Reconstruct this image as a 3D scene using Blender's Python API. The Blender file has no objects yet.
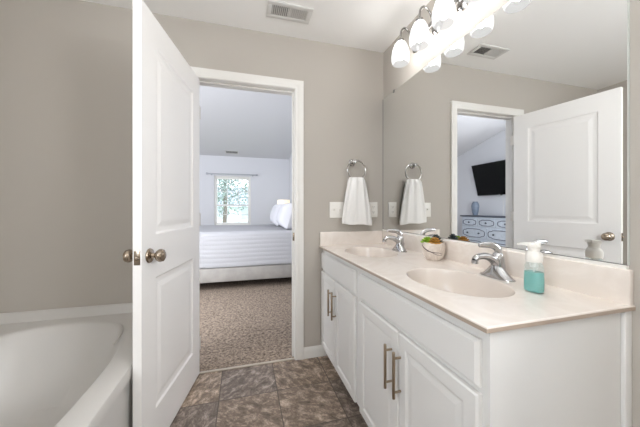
import bpy, bmesh, math, random
from mathutils import Vector, Matrix
random.seed(7)
S = bpy.context.scene
COL = S.collection
PI = math.pi

# ---------------------------------------------------------------- camera, world, lights, exposure
F, YAW, HZ, CAMH = 271.61, 15.7616, 208.5, 1.1446
cd = bpy.data.cameras.new('camera'); cam = bpy.data.objects.new('camera', cd); COL.objects.link(cam)
cd.sensor_width = 36; cd.sensor_fit = 'HORIZONTAL'; cd.lens = 36 * F / 640
cd.shift_y = (HZ - 213.5) / 640
cd.clip_start = .02; cd.clip_end = 200
cam.location = (0, 0, CAMH); cam.rotation_euler = (math.radians(90), 0, math.radians(-YAW))
S.camera = cam

W = bpy.data.worlds.new('world'); S.world = W; W.use_nodes = True
bg = W.node_tree.nodes['Background']; bg.inputs[0].default_value = (.80, .90, 1, 1); bg.inputs[1].default_value = 2.6

XLW, BYW = -1.49, 2.1473
def area(name, loc, rot, sx, sy, power, col):
    l = bpy.data.lights.new(name, 'AREA'); l.shape = 'RECTANGLE'; l.size = sx; l.size_y = sy
    l.energy = power; l.color = col
    o = bpy.data.objects.new(name, l); COL.objects.link(o); o.location = loc
    o.rotation_euler = [math.radians(a) for a in rot]
    return o
# added fill lamp at an added window in the left wall, behind the camera
area('bathroom_fill_left', (XLW + .06, -.42, 1.58), (112, 0, -90), 1.0, .95, 8, (1, 1, 1))
# second added fill lamp, at an added window in the right wall
area('bathroom_fill_right', (1.1225 - .06, -.50, 1.58), (112, 0, 90),   .85, .95, 19, (1, 1, 1))
# added unseen fill lamps at the bedroom's left and front walls, no openings there
area('bedroom_fill_left', (-3.5, 3.2, 1.6), (90, 0, -80), 1.4, 1.5, 42, (.90, .94, 1))
area('bedroom_fill_front', (-1.05, BYW + .05, 1.5), (90, 0, 12), 1.1, 1.9, 40, (.93, .96, 1))
SHADE_L, BULB_L = .35, 104          # glow of the frosted shades, and of the bulbs inside them
S.view_settings.view_transform = 'Standard'; S.view_settings.look = 'None'
S.view_settings.gamma = 1; S.view_settings.use_curve_mapping = False
S.view_settings.exposure = 1.14
S.cycles.max_bounces = 10; S.cycles.diffuse_bounces = 6; S.cycles.glossy_bounces = 6
S.cycles.transmission_bounces = 8; S.cycles.transparent_max_bounces = 8
S.cycles.sample_clamp_indirect = 6
S.cycles.caustics_reflective = False; S.cycles.caustics_refractive = False

# ---------------------------------------------------------------- helpers
def lin(c):
    return c / 12.92 if c <= .04045 else ((c + .055) / 1.055) ** 2.4
def rgb(r, g, b):
    return (lin(r / 255), lin(g / 255), lin(b / 255), 1)

def mat(name, col, rough=.5, metal=0, bump=0, bscale=80, vary=0, vscale=6, **kw):
    m = bpy.data.materials.new(name); m.use_nodes = True
    nt = m.node_tree; b = nt.nodes['Principled BSDF']
    b.inputs['Base Color'].default_value = col; b.inputs['Roughness'].default_value = rough
    b.inputs['Metallic'].default_value = metal
    for k, v in kw.items():
        b.inputs[k.replace('_', ' ')].default_value = v
    tc = nt.nodes.new('ShaderNodeTexCoord')
    if vary:
        n = nt.nodes.new('ShaderNodeTexNoise'); n.inputs['Scale'].default_value = vscale; n.inputs['Detail'].default_value = 5
        nt.links.new(tc.outputs['Object'], n.inputs['Vector'])
        r = nt.nodes.new('ShaderNodeValToRGB')
        r.color_ramp.elements[0].position = .3; r.color_ramp.elements[1].position = .7
        r.color_ramp.elements[0].color = [c * (1 - vary) for c in col[:3]] + [1]
        r.color_ramp.elements[1].color = [min(1, c * (1 + vary)) for c in col[:3]] + [1]
        nt.links.new(n.outputs['Fac'], r.inputs[0]); nt.links.new(r.outputs[0], b.inputs['Base Color'])
    if bump:
        n = nt.nodes.new('ShaderNodeTexNoise'); n.inputs['Scale'].default_value = bscale; n.inputs['Detail'].default_value = 3
        nt.links.new(tc.outputs['Object'], n.inputs['Vector'])
        bp = nt.nodes.new('ShaderNodeBump'); bp.inputs['Strength'].default_value = bump; bp.inputs['Distance'].default_value = .004
        nt.links.new(n.outputs['Fac'], bp.inputs['Height']); nt.links.new(bp.outputs[0], b.inputs['Normal'])
    return m

def setp(o, label=None, cat=None, group=None, kind=None):
    if label: o['label'] = label
    if cat: o['category'] = cat
    if group: o['group'] = group
    if kind: o['kind'] = kind
    return o

def root_loc(p):
    while p.parent: p = p.parent
    return p.location.copy()

def obj(name, bm, m, parent=None, local=False, smooth=True, recalc=True):
    """ONE mesh object; geometry in world coordinates unless local"""
    if recalc: bmesh.ops.recalc_face_normals(bm, faces=bm.faces)
    if parent is not None and not local:
        bmesh.ops.translate(bm, verts=bm.verts, vec=-root_loc(parent))
    if smooth:
        for f in bm.faces: f.smooth = True
        for e in bm.edges:
            if len(e.link_faces) == 2 and e.calc_face_angle(0) > .62: e.smooth = False
    me = bpy.data.meshes.new(name); bm.to_mesh(me); bm.free()
    for mm in (m if isinstance(m, (list, tuple)) else [m]): me.materials.append(mm)
    o = bpy.data.objects.new(name, me); COL.objects.link(o)
    if parent is not None: o.parent = parent
    return o

def origin_to(o, loc):
    """moves a one-mesh thing's origin to loc"""
    o.data.transform(Matrix.Translation(-Vector(loc))); o.location = loc
    return o

def thing(name, loc, label, cat, group=None, rotz=0):
    o = bpy.data.objects.new(name, None); COL.objects.link(o); o.empty_display_size = .05
    o.location = loc; o.rotation_euler = (0, 0, rotz)
    return setp(o, label, cat, group)

def dup(o, parent=None):
    c = o.copy(); COL.objects.link(c)
    if parent is not None: c.parent = parent
    for ch in list(o.children): dup(ch, c)
    return c

def BM(): return bmesh.new()

def box(bm, x0, x1, y0, y1, z0, z1, bev=0, seg=2):
    vs = [bm.verts.new((x, y, z)) for x in (x0, x1) for y in (y0, y1) for z in (z0, z1)]
    fs = [bm.faces.new([vs[i] for i in q]) for q in
          ((0, 1, 3, 2), (4, 6, 7, 5), (0, 4, 5, 1), (2, 3, 7, 6), (0, 2, 6, 4), (1, 5, 7, 3))]
    if bev:
        es = {e for f in fs for e in f.edges}
        bmesh.ops.bevel(bm, geom=list(es), offset=bev, segments=seg, profile=.5, affect='EDGES')
    return vs

def loft(bm, rings, cap0=True, cap1=True, closed=True):
    R = [[bm.verts.new(p) for p in r] for r in rings]
    n = len(R[0])
    for a, b in zip(R, R[1:]):
        for i in range(n if closed else n - 1):
            j = (i + 1) % n
            bm.faces.new((a[i], a[j], b[j], b[i]))
    if cap0: bm.faces.new(R[0][::-1])
    if cap1: bm.faces.new(R[-1])
    return R

def lathe(bm, prof, c=(0, 0, 0), axis='Z', seg=28, sx=1, sy=1, cap0=True, cap1=True, dirv=None):
    c = Vector(c)
    if dirv is None: dirv = {'X': (1, 0, 0), 'Y': (0, 1, 0), 'Z': (0, 0, 1)}[axis]
    d = Vector(dirv).normalized()
    u = Vector((1, 0, 0)) if abs(d.z) > .9 else Vector((0, 0, 1)).cross(d).normalized()
    v = d.cross(u)
    rings = []
    for r, z in prof:
        r = max(r, 1e-4)
        rings.append([c + d * z + u * (r * sx * math.cos(2 * PI * i / seg)) + v * (r * sy * math.sin(2 * PI * i / seg)) for i in range(seg)])
    return loft(bm, rings, cap0, cap1)

def smooth_path(pts, n=6):
    P = [Vector(p) for p in pts]; out = []
    for i in range(len(P) - 1):
        p0 = P[max(i - 1, 0)]; p1 = P[i]; p2 = P[i + 1]; p3 = P[min(i + 2, len(P) - 1)]
        for k in range(n):
            t = k / n
            out.append(.5 * (2 * p1 + (p2 - p0) * t + (2 * p0 - 5 * p1 + 4 * p2 - p3) * t * t + (3 * p1 - p0 - 3 * p2 + p3) * t ** 3))
    out.append(P[-1]); return out

def tube(bm, pts, r, seg=12, closed=False, flat=1.0):
    """r: number or list of radii; flat squashes the section along its second axis"""
    P = [Vector(p) for p in pts]; n = len(P)
    rr = [r] * n if not isinstance(r, (list, tuple)) else [r[0] + (r[-1] - r[0]) * 0 + r[min(int(i / (n - 1) * (len(r) - 1)), len(r) - 2)] * 0 for i in range(n)]
    if isinstance(r, (list, tuple)):
        rr = []
        for i in range(n):
            t = i / (n - 1) * (len(r) - 1); k = min(int(t), len(r) - 2); rr.append(r[k] + (r[k + 1] - r[k]) * (t - k))
    rings = []; prev = None
    for i in range(n):
        if closed: t = P[(i + 1) % n] - P[i - 1]
        else: t = P[min(i + 1, n - 1)] - P[max(i - 1, 0)]
        t.normalize()
        if prev is None:
            u = Vector((0, 0, 1)).cross(t)
            if u.length < .1: u = Vector((0, 1, 0)).cross(t)
        else: u = prev - t * prev.dot(t)
        u.normalize(); prev = u; v = t.cross(u)
        rings.append([P[i] + u * (rr[i] * math.cos(2 * PI * k / seg)) + v * (rr[i] * flat * math.sin(2 * PI * k / seg)) for k in range(seg)])
    if closed:
        R = [[bm.verts.new(p) for p in r_] for r_ in rings]
        for a in range(n):
            b = (a + 1) % n
            for i in range(seg):
                j = (i + 1) % seg
                bm.faces.new((R[a][i], R[a][j], R[b][j], R[b][i]))
    else: loft(bm, rings)

def sphere(bm, c, r, sx=1, sy=1, sz=1, u=20, v=12):
    mtx = Matrix.Translation(Vector(c)) @ Matrix.Diagonal((r * sx, r * sy, r * sz, 1))
    bmesh.ops.create_uvsphere(bm, u_segments=u, v_segments=v, radius=1, matrix=mtx)

def slab(w, h, t, rects, loops, both=False, edge=0):
    """panelled slab, local: x 0..w, z 0..h, front at y=0 facing -y, back at y=t.
    rects: stacked panels (x0,x1,z0,z1) bottom to top; loops: (inset, depth) moulding; edge: bevel round the front"""
    bm = BM()
    def quad(pts): bm.faces.new([bm.verts.new(p) for p in pts])
    def ring(r, i0, d0, i1, d1, Y, e=0):
        a = [(r[0] + i0, Y(d0), r[2] + i0), (r[1] - i0, Y(d0), r[2] + i0), (r[1] - i0, Y(d0), r[3] - i0), (r[0] + i0, Y(d0), r[3] - i0)]
        b = [(r[0] + i1, Y(d1), r[2] + i1), (r[1] - i1, Y(d1), r[2] + i1), (r[1] - i1, Y(d1), r[3] - i1), (r[0] + i1, Y(d1), r[3] - i1)]
        for k in range(4): quad([a[k], a[(k + 1) % 4], b[(k + 1) % 4], b[k]])
        return b
    def face(Y, fl):
        e = edge
        if e: ring((0, w, 0, h), 0, e, e, 0, Y)
        X0, X1, Z0, Z1 = e, w - e, e, h - e
        if not rects:
            quad([(X0, Y(0), Z0), (X1, Y(0), Z0), (X1, Y(0), Z1), (X0, Y(0), Z1)]); return
        z = Z0
        for r in rects:
            quad([(X0, Y(0), z), (X1, Y(0), z), (X1, Y(0), r[2]), (X0, Y(0), r[2])])
            quad([(X0, Y(0), r[2]), (r[0], Y(0), r[2]), (r[0], Y(0), r[3]), (X0, Y(0), r[3])])
            quad([(r[1], Y(0), r[2]), (X1, Y(0), r[2]), (X1, Y(0), r[3]), (r[1], Y(0), r[3])])
            z = r[3]; p = (0, 0)
            for l in loops:
                last = ring(r, p[0], p[1], l[0], l[1], Y); p = l
            quad(last)
        quad([(X0, Y(0), z), (X1, Y(0), z), (X1, Y(0), Z1), (X0, Y(0), Z1)])
    face(lambda d: d, 0)
    if both: face(lambda d: t - d, 1)
    else: quad([(0, t, 0), (w, t, 0), (w, t, h), (0, t, h)])
    e = edge; e2 = e if both else 0
    for a, b in (((0, 0), (w, 0)), ((w, 0), (w, h)), ((w, h), (0, h)), ((0, h), (0, 0))):
        quad([(a[0], e, a[1]), (b[0], e, b[1]), (b[0], t - e2, b[1]), (a[0], t - e2, a[1])])
    bmesh.ops.remove_doubles(bm, verts=bm.verts, dist=1e-5)
    return bm

def xf(bm, m): bmesh.ops.transform(bm, matrix=m, verts=bm.verts); return bm

# ---------------------------------------------------------------- materials
M = {}
M['wall'] = mat('greige_paint', rgb(182, 176, 168), .75, bump=.12, bscale=260)
M['wall_bed'] = mat('bedroom_paint', rgb(218, 219, 223), .8)
M['ceil'] = mat('ceiling_white', rgb(243, 242, 240), .85, bump=.15, bscale=200)
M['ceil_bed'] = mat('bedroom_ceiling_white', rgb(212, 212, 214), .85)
M['trim'] = mat('trim_white', rgb(228, 226, 222), .38)
M['door'] = mat('door_white', rgb(240, 238, 236), .4)
M['cab'] = mat('cabinet_white', rgb(222, 221, 219), .42)
M['tub'] = mat('tub_acrylic', rgb(200, 197, 193), .34)
M['chrome'] = mat('chrome', (.50, .50, .51, 1), .12, 1)
M['ring'] = mat('polished_nickel', (.36, .35, .34, 1), .15, 1)
M['nickel'] = mat('satin_nickel', rgb(168, 152, 132), .3, 1)
M['bronze'] = mat('antique_nickel', rgb(164, 150, 134), .24, 1)
M['dark'] = mat('shadow_gap', rgb(30, 28, 27), .8)
M['duct'] = mat('duct_interior', rgb(124, 122, 120), .8)
M['plate_paint'] = mat('painted_metal', rgb(206, 202, 196), .4)
M['plastic'] = mat('white_plastic', rgb(232, 230, 225), .3)
M['vent'] = mat('vent_white', rgb(214, 213, 210), .5)
M['towel'] = mat('terry_white', rgb(244, 243, 241), .95, bump=.8, bscale=420, Sheen_Weight=.3)
M['mirror'] = mat('silvered_glass', (.93, .94, .935, 1), .0, 1)
M['quilt'] = mat('white_quilt', rgb(226, 226, 229), .9, bump=.5, bscale=60)
M['pillow'] = mat('pillow_white', rgb(208, 208, 213), .9)
M['mattress'] = mat('mattress_white', rgb(220, 220, 220), .9)
M['bedwood'] = mat('whitewashed_wood', rgb(160, 156, 151), .6, vary=.12, vscale=9)
M['tv'] = mat('tv_black', rgb(4, 4, 5), .2, Specular_IOR_Level=.15)
M['tvframe'] = mat('tv_bezel', rgb(16, 16, 17), .45)
M['dresser'] = mat('chalk_blue', rgb(198, 206, 216), .6, vary=.08, vscale=20)
M['drline'] = mat('dresser_glaze', rgb(92, 96, 108), .6)
M['drtop'] = mat('slate_top', rgb(66, 72, 84), .35)
M['vase'] = mat('blue_grey_glaze', rgb(118, 130, 146), .3, vary=.15, vscale=14)
M['rod'] = mat('rod_grey', rgb(178, 180, 188), .4, .5)
M['succ_g'] = mat('succulent_green', rgb(132, 168, 44), .5, vary=.25, vscale=40)
M['succ_o'] = mat('succulent_amber', rgb(172, 124, 48), .5, vary=.3, vscale=40)
M['succ_d'] = mat('succulent_dark', rgb(62, 74, 78), .5, vary=.3, vscale=40)
M['soil'] = mat('soil', rgb(58, 48, 40), .95, bump=.8, bscale=200)
M['bark'] = mat('bark', rgb(108, 96, 88), .9)
M['leaf'] = mat('leaf', rgb(112, 124, 116), .7, vary=.25, vscale=3)
M['grass'] = mat('grass', rgb(150, 166, 128), .95, vary=.2, vscale=2)
M['siding'] = mat('siding', rgb(214, 216, 220), .8)
M['roof'] = mat('roof_shingle', rgb(150, 152, 160), .9)
M['lampbase'] = mat('lamp_ceramic', rgb(190, 186, 180), .3)

def emis(name, col, strength, grad=None):
    m = bpy.data.materials.new(name); m.use_nodes = True; nt = m.node_tree
    b = nt.nodes['Principled BSDF']; b.inputs['Base Color'].default_value = (.85, .83, .8, 1); b.inputs['Roughness'].default_value = .3
    b.inputs['Emission Color'].default_value = col; b.inputs['Emission Strength'].default_value = strength
    return m
def frosted():
    m = bpy.data.materials.new('frosted_glass_shade_lit'); m.use_nodes = True; nt = m.node_tree; N = nt.nodes; L = nt.links
    for n in list(N): N.remove(n)
    out = N.new('ShaderNodeOutputMaterial'); mx = N.new('ShaderNodeMixShader'); mx.inputs[0].default_value = .88
    tr = N.new('ShaderNodeBsdfTransparent'); ad = N.new('ShaderNodeAddShader'); df = N.new('ShaderNodeBsdfTranslucent'); em = N.new('ShaderNodeEmission')
    df.inputs[0].default_value = (.02, .02, .02, 1); em.inputs[0].default_value = (1, .992, .98, 1); em.inputs[1].default_value = SHADE_L
    L.new(df.outputs[0], ad.inputs[0]); L.new(em.outputs[0], ad.inputs[1]); L.new(tr.outputs[0], mx.inputs[1]); L.new(ad.outputs[0], mx.inputs[2]); L.new(mx.outputs[0], out.inputs[0])
    return m
M['shade'] = frosted()
M['bulb'] = emis('bulb_lit', (1, .992, .98, 1), BULB_L)
M['lampshade'] = emis('lamp_shade_lit', (1, .78, .42, 1), .28)

# glass
def glass(name, col, rough=0, ior=1.45):
    m = mat(name, col, rough); b = m.node_tree.nodes['Principled BSDF']
    b.inputs['Transmission Weight'].default_value = 1; b.inputs['IOR'].default_value = ior
    return m
def clear(name, tint, f, base=(.85, .9, .9, 1)):
    m = bpy.data.materials.new(name); m.use_nodes = True; nt = m.node_tree; N = nt.nodes; L = nt.links; b = N['Principled BSDF']
    b.inputs['Base Color'].default_value = base; b.inputs['Roughness'].default_value = .05
    t = N.new('ShaderNodeBsdfTransparent'); t.inputs[0].default_value = tint; mx = N.new('ShaderNodeMixShader'); mx.inputs[0].default_value = f
    L.new(t.outputs[0], mx.inputs[1]); L.new(b.outputs[0], mx.inputs[2]); L.new(mx.outputs[0], N['Material Output'].inputs[0]); return m
M['bottle'] = clear('clear_plastic', (.97, .99, .99, 1), .10)
M['pane'] = clear('window_glass', (.98, .99, 1, 1), .03)
M['soap'] = clear('teal_soap', (.30, .80, .78, 1), .5, rgb(96, 196, 192))

# slate floor tile
def slate():
    m = bpy.data.materials.new('slate_tile'); m.use_nodes = True; nt = m.node_tree; N = nt.nodes; L = nt.links
    b = N['Principled BSDF']
    tc = N.new('ShaderNodeTexCoord'); mp = N.new('ShaderNodeMapping')
    mp.inputs['Location'].default_value = (.14 / .345, -1.39 / .326, 0); mp.inputs['Scale'].default_value = (1 / .345, 1 / .326, 1)
    L.new(tc.outputs['Object'], mp.inputs['Vector'])
    fl = N.new('ShaderNodeVectorMath'); fl.operation = 'FLOOR'; L.new(mp.outputs[0], fl.inputs[0])
    fr = N.new('ShaderNodeVectorMath'); fr.operation = 'FRACTION'; L.new(mp.outputs[0], fr.inputs[0])
    wn = N.new('ShaderNodeTexWhiteNoise'); L.new(fl.outputs[0], wn.inputs['Vector'])
    # grout
    sp = N.new('ShaderNodeSeparateXYZ'); L.new(fr.outputs[0], sp.inputs[0])
    def edge(s):
        a = N.new('ShaderNodeMath'); a.operation = 'SUBTRACT'; L.new(s, a.inputs[0]); a.inputs[1].default_value = .5
        c = N.new('ShaderNodeMath'); c.operation = 'ABSOLUTE'; L.new(a.outputs[0], c.inputs[0]); return c.outputs[0]
    mx = N.new('ShaderNodeMath'); mx.operation = 'MAXIMUM'; L.new(edge(sp.outputs[0]), mx.inputs[0]); L.new(edge(sp.outputs[1]), mx.inputs[1])
    gt = N.new('ShaderNodeMath'); gt.operation = 'GREATER_THAN'; L.new(mx.outputs[0], gt.inputs[0]); gt.inputs[1].default_value = .492
    # each tile samples its own patch of stone, turned by a random amount
    off = N.new('ShaderNodeVectorMath'); off.operation = 'SCALE'; L.new(wn.outputs['Color'], off.inputs[0]); off.inputs['Scale'].default_value = 9
    ad = N.new('ShaderNodeVectorMath'); ad.operation = 'ADD'; L.new(tc.outputs['Object'], ad.inputs[0]); L.new(off.outputs[0], ad.inputs[1])
    rt = N.new('ShaderNodeVectorRotate'); rt.rotation_type = 'Z_AXIS'; L.new(ad.outputs[0], rt.inputs['Vector'])
    an = N.new('ShaderNodeMath'); an.operation = 'MULTIPLY'; L.new(wn.outputs['Value'], an.inputs[0]); an.inputs[1].default_value = 6.28; L.new(an.outputs[0], rt.inputs['Angle'])
    st = N.new('ShaderNodeMapping'); st.inputs['Scale'].default_value = (1, 1.5, 1); L.new(rt.outputs[0], st.inputs['Vector'])
    n1 = N.new('ShaderNodeTexNoise'); n1.inputs['Scale'].default_value = 15; n1.inputs['Detail'].default_value = 11; n1.inputs['Roughness'].default_value = .8; n1.inputs['Distortion'].default_value = .3
    L.new(st.outputs[0], n1.inputs['Vector'])
    r1 = N.new('ShaderNodeValToRGB'); cr = r1.color_ramp
    cr.elements[0].position = .34; cr.elements[0].color = rgb(74, 63, 55)
    cr.elements[1].position = .66; cr.elements[1].color = rgb(222, 206, 190)
    e = cr.elements.new(.5); e.color = rgb(136, 122, 109)
    L.new(n1.outputs['Fac'], r1.inputs[0])
    tint = N.new('ShaderNodeValToRGB'); t = tint.color_ramp
    t.elements[0].position = 0; t.elements[0].color = (.55, .52, .50, 1); t.elements[1].position = 1; t.elements[1].color = (1.25, 1.2, 1.15, 1)
    e = t.elements.new(.35); e.color = (.80, .80, .84, 1); e = t.elements.new(.7); e.color = (.92, .85, .78, 1)
    L.new(wn.outputs['Value'], tint.inputs[0])
    mu = N.new('ShaderNodeMix'); mu.data_type = 'RGBA'; mu.blend_type = 'MULTIPLY'; mu.inputs[0].default_value = 1
    L.new(r1.outputs[0], mu.inputs[6]); L.new(tint.outputs[0], mu.inputs[7])
    mg = N.new('ShaderNodeMix'); mg.data_type = 'RGBA'; L.new(gt.outputs[0], mg.inputs[0]); L.new(mu.outputs[2], mg.inputs[6]); mg.inputs[7].default_value = rgb(84, 74, 67)
    L.new(mg.outputs[2], b.inputs['Base Color']); b.inputs['Roughness'].default_value = .42
    bp = N.new('ShaderNodeBump'); bp.inputs['Strength'].default_value = .35; bp.inputs['Distance'].default_value = .006
    L.new(n1.outputs['Fac'], bp.inputs['Height']); L.new(bp.outputs[0], b.inputs['Normal'])
    return m
M['slate'] = slate()

def carpet():
    m = mat('carpet', rgb(140, 124, 110), .98, bump=1.0, bscale=140)
    nt = m.node_tree; N = nt.nodes; L = nt.links; b = N['Principled BSDF']
    tc = N.new('ShaderNodeTexCoord')
    n = N.new('ShaderNodeTexNoise'); n.inputs['Scale'].default_value = 48; n.inputs['Detail'].default_value = 6; n.inputs['Roughness'].default_value = .8
    L.new(tc.outputs['Object'], n.inputs['Vector'])
    r = N.new('ShaderNodeValToRGB'); r.color_ramp.elements[0].position = .36; r.color_ramp.elements[1].position = .64
    r.color_ramp.elements[0].color = rgb(68, 56, 47); r.color_ramp.elements[1].color = rgb(186, 167, 149)
    L.new(n.outputs['Fac'], r.inputs[0]); L.new(r.outputs[0], b.inputs['Base Color'])
    return m
M['carpet'] = carpet()

def marble(name, base, vein, scale=3.2, rough=.16):
    m = mat(name, base, rough); nt = m.node_tree; N = nt.nodes; L = nt.links; b = N['Principled BSDF']
    tc = N.new('ShaderNodeTexCoord'); n = N.new('ShaderNodeTexNoise')
    n.inputs['Scale'].default_value = scale; n.inputs['Detail'].default_value = 7; n.inputs['Distortion'].default_value = 2.4
    L.new(tc.outputs['Object'], n.inputs['Vector'])
    r = N.new('ShaderNodeValToRGB'); e = r.color_ramp.elements
    e[0].position = .40; e[0].color = base; e[1].position = .60; e[1].color = base
    k = e.new(.5); k.color = vein
    L.new(n.outputs['Fac'], r.inputs[0]); L.new(r.outputs[0], b.inputs['Base Color'])
    return m
M['marble'] = marble('cultured_marble', rgb(222, 213, 205), rgb(227, 219, 212))
M['basin'] = mat('bone_basin', rgb(220, 211, 203), .2)
M['pot'] = marble('marbled_ceramic', rgb(222, 212, 202), rgb(206, 194, 184), 9, .3)
M['potline'] = mat('dark_glaze_line', rgb(74, 50, 52), .4)

# ---------------------------------------------------------------- the setting
D, XR, XL, YF, H = 2.0323, 1.1225, -1.49, -1.15, 2.44
BX0, BX1, BY0, BY1, BH, SL = -3.6, 1.14, D + .115, 7.0, 2.42, .263       # bedroom
JL, JR, JT = -.345, .374, 2.045                                              # door opening
def struct(name, bm, m, parent=None, **k):
    o = obj(name, bm, m, parent, smooth=k.get('smooth', True))
    if parent is None: o['kind'] = 'structure'
    return o
bm = BM(); box(bm, XL - .1, XR + .1, YF - .1, D, -.1, 0); struct('floor', bm, M['slate'])
bm = BM(); box(bm, BX0 - .1, BX1 + .1, D, BY1 + .1, -.1, .004); struct('floor_bedroom', bm, M['carpet'])
bm = BM(); box(bm, XL - .1, XR + .1, YF - .1, D + .03, H, H + .1); struct('ceiling', bm, M['ceil'])
def holed(bm, x0, x1, y0, y1, z1, hx0, hx1, hz0, hz1):
    box(bm, x0, hx0, y0, y1, 0, z1); box(bm, hx1, x1, y0, y1, 0, z1)
    box(bm, hx0, hx1, y0, y1, hz1, z1)
    if hz0 > 0: box(bm, hx0, hx1, y0, y1, 0, hz0)
bm = BM(); holed(bm, BX0 - .1, BX1 + .1, D, D + .06, 2.46, JL - .02, JR + .02, 0, JT + .02); struct('wall_back', bm, M['wall'])
bm = BM(); holed(bm, BX0 - .1, BX1 + .1, D + .06, BY0, 3.8, JL - .02, JR + .02, 0, JT + .02); struct('wall_bedroom_front', bm, M['wall_bed'])
bm = BM(); box(bm, XR, XR + .1, YF - .1, -.97, 0, H + .05); box(bm, XR, XR + .1, -.03, D, 0, H + .05); box(bm, XR, XR + .1, -.97, -.03, 0, 1.03); box(bm, XR, XR + .1, -.97, -.03, 2.13, H + .05); struct('wall_right', bm, M['wall'])
bm = BM(); box(bm, XL - .1, XL, YF - .1, -.97, 0, H + .05); box(bm, XL - .1, XL, .13, D, 0, H + .05); box(bm, XL - .1, XL, -.97, .13, 0, 1.03); box(bm, XL - .1, XL, -.97, .13, 2.13, H + .05); struct('wall_left', bm, M['wall'])
bm = BM(); box(bm, XL, XR, YF - .1, YF, 0, H + .05); struct('wall_front', bm, M['wall'])
# added window behind the camera, out of view, for fill light
bm = BM()
for a in ((-.97, .13, 2.08, 2.13), (-.97, .13, 1.03, 1.08), (-.97, -.92, 1.08, 2.08), (.08, .13, 1.08, 2.08), (-.92, .08, 1.56, 1.60)):
    box(bm, XL - .08, XL - .03, a[0], a[1], a[2], a[3], .004)
w2 = struct('added_window_2', bm, M['trim'])
bm = BM(); box(bm, XL - .06, XL - .055, -.92, .08, 1.08, 2.08); struct('pane', bm, M['pane'], w2)
bm = BM()  # second added window, unseen, opening the right wall to fill light
for a in ((-.97, -.03, 2.08, 2.13), (-.97, -.03, 1.03, 1.08), (-.97, -.92, 1.08, 2.08), (-.08, -.03, 1.08, 2.08), (-.92, -.08, 1.56, 1.60)):
    box(bm, XR + .03, XR + .08, a[0], a[1], a[2], a[3], .004)
w3 = struct('added_window_3', bm, M['trim'])
bm = BM(); box(bm, XR + .055, XR + .06, -.92, -.08, 1.08, 2.08); struct('pane', bm, M['pane'], w3)
# bedroom shell
bm = BM(); box(bm, BX0 - .1, BX0, BY0, BY1, 0, 3.8); struct('wall_bedroom_left', bm, M['wall_bed'])
bm = BM(); box(bm, BX1, BX1 + .1, BY0, BY1, 0, 3.8); struct('wall_bedroom_right', bm, M['wall_bed'])
WX0, WX1, WZ0, WZ1 = -.680, .180, .72, 1.940
bm = BM(); holed(bm, BX0 - .1, BX1 + .1, BY1, BY1 + .14, 2.5, WX0, WX1, WZ0, WZ1); struct('wall_bedroom_back', bm, M['wall_bed'])
bm = BM()
zc = lambda y: BH + SL * (BY1 - y)
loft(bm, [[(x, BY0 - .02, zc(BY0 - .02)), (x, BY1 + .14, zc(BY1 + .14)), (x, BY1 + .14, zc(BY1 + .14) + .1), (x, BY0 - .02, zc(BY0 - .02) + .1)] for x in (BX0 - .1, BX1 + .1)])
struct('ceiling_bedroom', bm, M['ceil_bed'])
# far window: frame, two sashes with their bars, panes
bm = BM(); y0, y1 = BY1 + .03, BY1 + .10
for a in ((WX0, WX0 + .035, WZ0, WZ1), (WX1 - .035, WX1, WZ0, WZ1), (WX0 + .035, WX1 - .035, WZ1 - .035, WZ1), (WX0 + .035, WX1 - .035, WZ0, WZ0 + .04)):
    box(bm, a[0], a[1], y0, y1, a[2], a[3], .003)
w1 = struct('window_1', bm, M['trim'])
zm = 1.225
for nm, z0, z1, yy in (('sash', WZ0 + .04, zm + .02, BY1 + .045), ('sash', zm - .02, WZ1 - .035, BY1 + .068)):
    bm = BM(); x0, x1 = WX0 + .035, WX1 - .035
    box(bm, x0, x0 + .035, yy, yy + .022, z0, z1); box(bm, x1 - .035, x1, yy, yy + .022, z0, z1)
    box(bm, x0 + .035, x1 - .035, yy, yy + .022, z0, z0 + .04); box(bm, x0 + .035, x1 - .035, yy, yy + .022, z1 - .04, z1)
    for k in (1, 2):
        xx = x0 + (x1 - x0) * k / 3; box(bm, xx - .008, xx + .008, yy + .004, yy + .018, z0 + .04, z1 - .04)
    zz = (z0 + z1) / 2; box(bm, x0 + .035, x1 - .035, yy + .004, yy + .018, zz - .008, zz + .008)
    s_ = struct(nm, bm, M['trim'], w1)
    bm = BM(); box(bm, x0 + .03, x1 - .03, yy + .009, yy + .013, z0 + .03, z1 - .03); struct('pane', bm, M['pane'], s_)
bm = BM(); box(bm, WX0 - .03, WX1 + .03, BY1 - .03, BY1 + .03, WZ0 - .02, WZ0 + .003, .004); struct('sill', bm, M['trim'], w1)

# door jamb, stop, casing, threshold, baseboards
bm = BM()
box(bm, JL - .02, JL, D, BY0, 0, JT + .02); box(bm, JR, JR + .02, D, BY0, 0, JT + .02); box(bm, JL, JR, D, BY0, JT, JT + .02)
box(bm, JL, JL + .01, D + .038, D + .07, 0, JT, .002); box(bm, JR - .01, JR, D + .038, D + .07, 0, JT, .002); box(bm, JL + .01, JR - .01, D + .038, D + .07, JT - .01, JT, .002)
jamb = struct('trim_1', bm, M['trim'])
bm = BM(); box(bm, JR - .0115, JR + .001, D + .006, D + .033, .90, .96, .001)
struct('strike_plate', bm, M['bronze'], jamb)
CW = .064
prof = [(0, 0), (0, .010), (.006, .013), (.018, .010), (.026, .012), (.034, .016), (.054, .018), (CW, .016), (CW, 0)]   # (across from the opening, thickness)
def casing(name, xi0, xi1, zt, yface, sgn):
    bm = BM(); rings = []
    for (x, z, sx, sz) in ((xi0, 0, -1, 0), (xi0, zt, -1, 1), (xi1, zt, 1, 1), (xi1, 0, 1, 0)):
        rings.append([(x + sx * p, yface + sgn * q, z + sz * p) for p, q in prof])
    loft(bm, rings); return struct(name, bm, M['trim'])
casing('trim_2', JL - .002, JR + .002, JT + .002, D, -1)
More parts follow.
